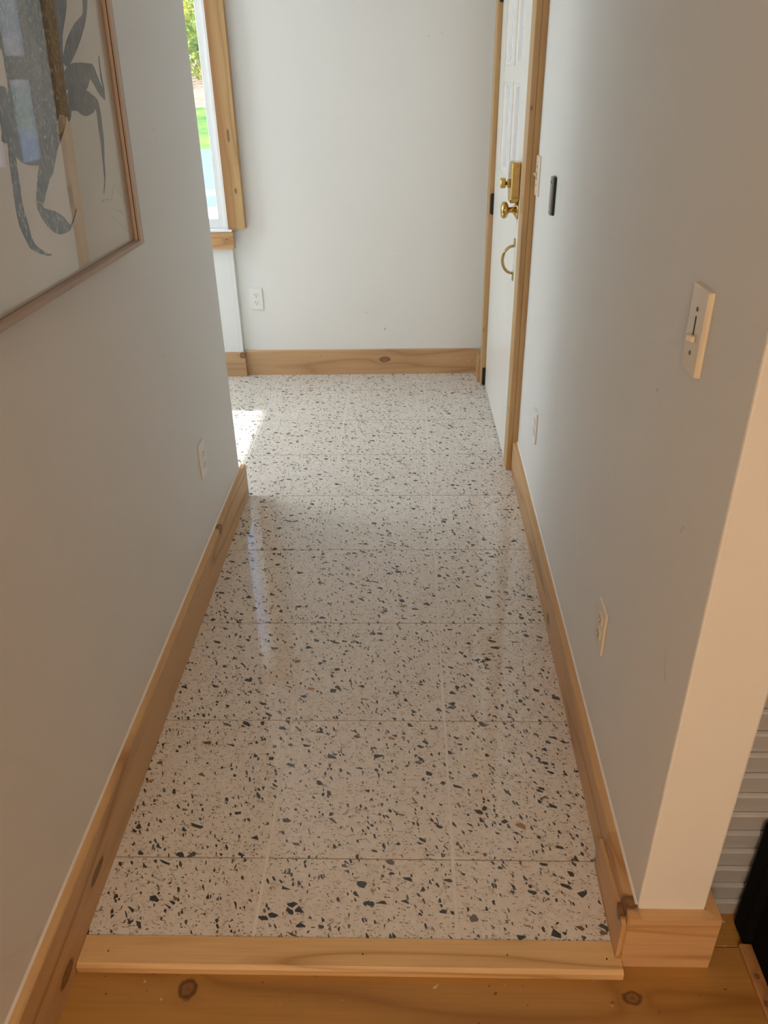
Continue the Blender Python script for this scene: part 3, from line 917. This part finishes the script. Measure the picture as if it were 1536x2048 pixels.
LAY = [('head', 'drawn_shell', g_grey, 0), ('stub', 'drawn_leg', g_leg, 0), ('leg_up', 'drawn_leg', g_leg, 0), ('leg_low', 'drawn_leg', g_leg, 0), ('spike', 'drawn_leg', g_dark, 1),
       ('leg_claw', 'drawn_leg', g_leg, 1), ('tail', 'drawn_tail', g_leg, 0), ('leg_long', 'drawn_leg', g_claw, 1), ('leg_short', 'drawn_leg', g_claw, 1),
       ('hip', 'drawn_leg', g_claw, 2), ('body', 'drawn_shell', g_grey, 2), ('side', 'drawn_shell', g_leg, 3), ('pale', 'drawn_shell', g_pale, 3),
       ('dark', 'drawn_shell', g_dark, 4), ('brown', 'drawn_shell', g_reflect, 5), ('oval', 'drawn_shell', g_tan, 4), ('band', 'drawn_leg', g_tan, 3)]  # 'brown' lays the casing's reflection over the shell as colour
def smooth_loop(pts):
    out = []
    n = len(pts)
    for i in range(n):
        a, b, c, d = (Vector(pts[(i + q) % n]) for q in (-1, 0, 1, 2))
        for s in (0.0, 0.5):
            q = 0.5 * ((2 * b) + (c - a) * s + (2 * a - 5 * b + 4 * c - d) * s * s + (3 * b - a - 3 * c + d) * s ** 3)
            out.append((q.x, q.y))
    return out
for key, nm, mt, lay in LAY:
    pts = DRAW[key] if key in ('spike', 'band') else smooth_loop(DRAW[key])
    bm = prism(bmesh.new(), pts, 0, fx + 0.0124, fx + 0.0127 + 0.00012 * lay)
    obj(nm, bm, mt, pap)
bm = bmesh.new()
for ln in SKETCH:
    tube(bm, [(fx + 0.0127, a, b) for a, b in ln], 0.0004, 4)
obj('pencil_sketch', bm, plain('faint_pencil', (0.48, 0.45, 0.41), 0.8), pap)

# the frame hangs from its wire and leans out at the top
pf.location.x += 0.006
pf.rotation_euler = (0, math.radians(1.6), math.radians(-0.7))

# ------------------------------------------------------------------ black cabinet and its floor moulding, right of the post
bc = tag(empty('black_cabinet', (1.24, -0.42, -0.02)), 'low black rounded box standing against the white siding', 'cabinet')
bm = bmesh.new()
box(bm, 0.982, 1.50, -0.72, -0.1225, -0.0195, 0.285, bev=0.012, seg=3)
obj('body', bm, M_black, bc)
bm = bmesh.new()
box(bm, 0.965, 1.50, -0.174, -0.1215, -0.0195, 0.287, bev=0.010, seg=3)
obj('back_plate', bm, M_black, bc)
obj('screw', lathe(bmesh.new(), [(0.004, 0), (0.003, 0.0015)], (0.982, -0.19, 0.255), (-1, 0, 0), 12), M_greyplast, bc)
mo = tag(obj('floor_moulding', B(0.957, 0.981, -0.80, -0.1755, -0.02, -0.006, bev=0.002), M_pine_mould),
         'narrow pine strip on the board floor along the black box', 'moulding')

# ------------------------------------------------------------------ outdoors, seen through the window
gz = -0.4
M_drive = plain('shade_blue_asphalt', (0.17, 0.27, 0.42), 0.6, 0, 0.4, 0.12, 1.5)  # blue of the shaded pavement is put into the asphalt colour
M_conc = plain('pale_concrete', (0.75, 0.74, 0.72), 0.8, 0, 0.3, 0.05, 2.0)
M_lawn = leafmat('lawn_grass', [(0.10, 0.26, 0.07), (0.22, 0.40, 0.10), (0.42, 0.46, 0.12)])
M_litter = plain('leaf_litter', (0.36, 0.27, 0.20), 0.9, 0, 0.2, 0.5, 3.0)
M_bark = plain('grey_bark', (0.30, 0.26, 0.23), 0.9, 0, 0.2, 0.4, 6.0)
def strip(bm, y0, z0, y1, z1, x0=-40, x1=40):
    vv = [bm.verts.new(c) for c in ((x0, y0, z0), (x1, y0, z0), (x1, y1, z1), (x0, y1, z1), (x0, y0, z0 - 0.3), (x1, y0, z0 - 0.3), (x1, y1, z1 - 0.3), (x0, y1, z1 - 0.3))]
    for f in ((0, 1, 2, 3), (7, 6, 5, 4), (0, 4, 5, 1), (1, 5, 6, 2), (2, 6, 7, 3), (3, 7, 4, 0)):
        bm.faces.new([vv[i] for i in f])
    return bm
struct('ground', strip(bmesh.new(), -30, gz - 0.02, 60, gz - 0.02, -60, 60), M_conc, 'pale ground around the house', 'ground')
struct('walkway', strip(bmesh.new(), 9.0, gz, 12.6, gz), M_conc, 'sunlit pale concrete walk outside the window', 'walkway')
struct('paving_band', strip(bmesh.new(), 12.6, gz, 14.0, gz), M_drive, 'paving band outside the window, bluish shade put into its colour', 'paving')
struct('sunlit_strip', strip(bmesh.new(), 14.0, gz, 14.9, gz), M_conc, 'narrow white kerb strip, its sunlight put into the pale colour', 'pavement')
struct('driveway', strip(bmesh.new(), 14.9, gz, 24.4, gz), M_drive, 'wide driveway outside the window, its shade painted blue-grey', 'driveway')
tag(obj('lawn', strip(bmesh.new(), 24.4, gz, 30.0, 0.53), M_lawn), 'bright green lawn rising beyond the driveway', 'lawn', kind='stuff')
struct('leaf_bank', strip(bmesh.new(), 30.0, 0.53, 52.0, 2.6), M_litter, 'brown leaf-covered bank below the trees', 'bank')

def tree(name, label, x, y, z0, h, r, cols, n, seed):
    rnd = random.Random(seed)
    root = tag(empty(name, (x, y, z0)), label, 'tree', 'trees outside the window')
    tr = bmesh.new()
    tube(tr, [(x, y, z0 - 0.2), (x + 0.1, y, z0 + h * 0.4), (x - 0.1, y + 0.1, z0 + h * 0.9)], [0.16, 0.11, 0.03], 8)
    for q in range(7):
        a = rnd.uniform(0, 6.28)
        zz = z0 + h * rnd.uniform(0.15, 0.7)
        l = r * rnd.uniform(0.5, 0.9)
        tube(tr, [(x, y, zz), (x + math.cos(a) * l * 0.5, y + math.sin(a) * l * 0.5, zz + 0.3), (x + math.cos(a) * l, y + math.sin(a) * l, zz + 0.8)], [0.05, 0.03, 0.01], 6)
    obj('trunk', tr, M_bark, root)
    vs2, fs2 = [], []
    for q in range(n):
        while True:
            u, v, w = (rnd.uniform(-1, 1) for _ in range(3))
            if 0.15 < u * u + v * v + w * w < 1:
                break
        c = Vector((x + u * r, y + v * r, z0 + h * 0.55 + w * h * 0.47))
        a = Vector((rnd.gauss(0, 1), rnd.gauss(0, 1), rnd.gauss(0, 1))).normalized()
        b = a.cross(Vector((rnd.gauss(0, 1), rnd.gauss(0, 1), rnd.gauss(0, 1)))).normalized()
        s = rnd.uniform(0.05, 0.13)
        i = len(vs2)
        vs2 += [c - a * s, c + b * s * 0.55, c + a * s, c - b * s * 0.55]
        fs2.append((i, i + 1, i + 2, i + 3))
    me = bpy.data.meshes.new('foliage')
    me.from_pydata([tuple(q - Vector((x, y, z0))) for q in vs2], [], fs2)
    me.materials.append(leafmat('leaves', cols))
    o = bpy.data.objects.new('foliage', me)
    C.objects.link(o)
    o.parent = root
    o['kind'] = 'stuff'
YG = [(0.30, 0.42, 0.08), (0.55, 0.55, 0.12), (0.75, 0.60, 0.12)]
GR = [(0.10, 0.26, 0.06), (0.22, 0.42, 0.10), (0.45, 0.55, 0.16)]
MX = [(0.16, 0.30, 0.07), (0.38, 0.50, 0.12), (0.72, 0.58, 0.12)]
tree('autumn_tree', 'yellow-leaved tree at the top of the window view', -8.4, 38.0, 1.9, 7.5, 2.4, YG, 5200, 1)
tree('green_tree', 'low yellow-green tree directly beyond the lawn', -7.3, 33.2, 1.05, 3.6, 1.5, MX, 3600, 2)
tree('autumn_tree', 'yellow-green tree to the left of the window view', -14.5, 38.0, 1.9, 8.0, 3.0, YG, 4200, 3)
tree('green_tree', 'green tree to the right beyond the lawn', -2.4, 37.0, 1.7, 7.0, 2.6, GR, 4200, 4)
tree('green_tree', 'tall green tree behind the yellow one', -10.5, 46.0, 2.2, 9.5, 3.4, GR, 4200, 5)
bpy.context.view_layer.update()
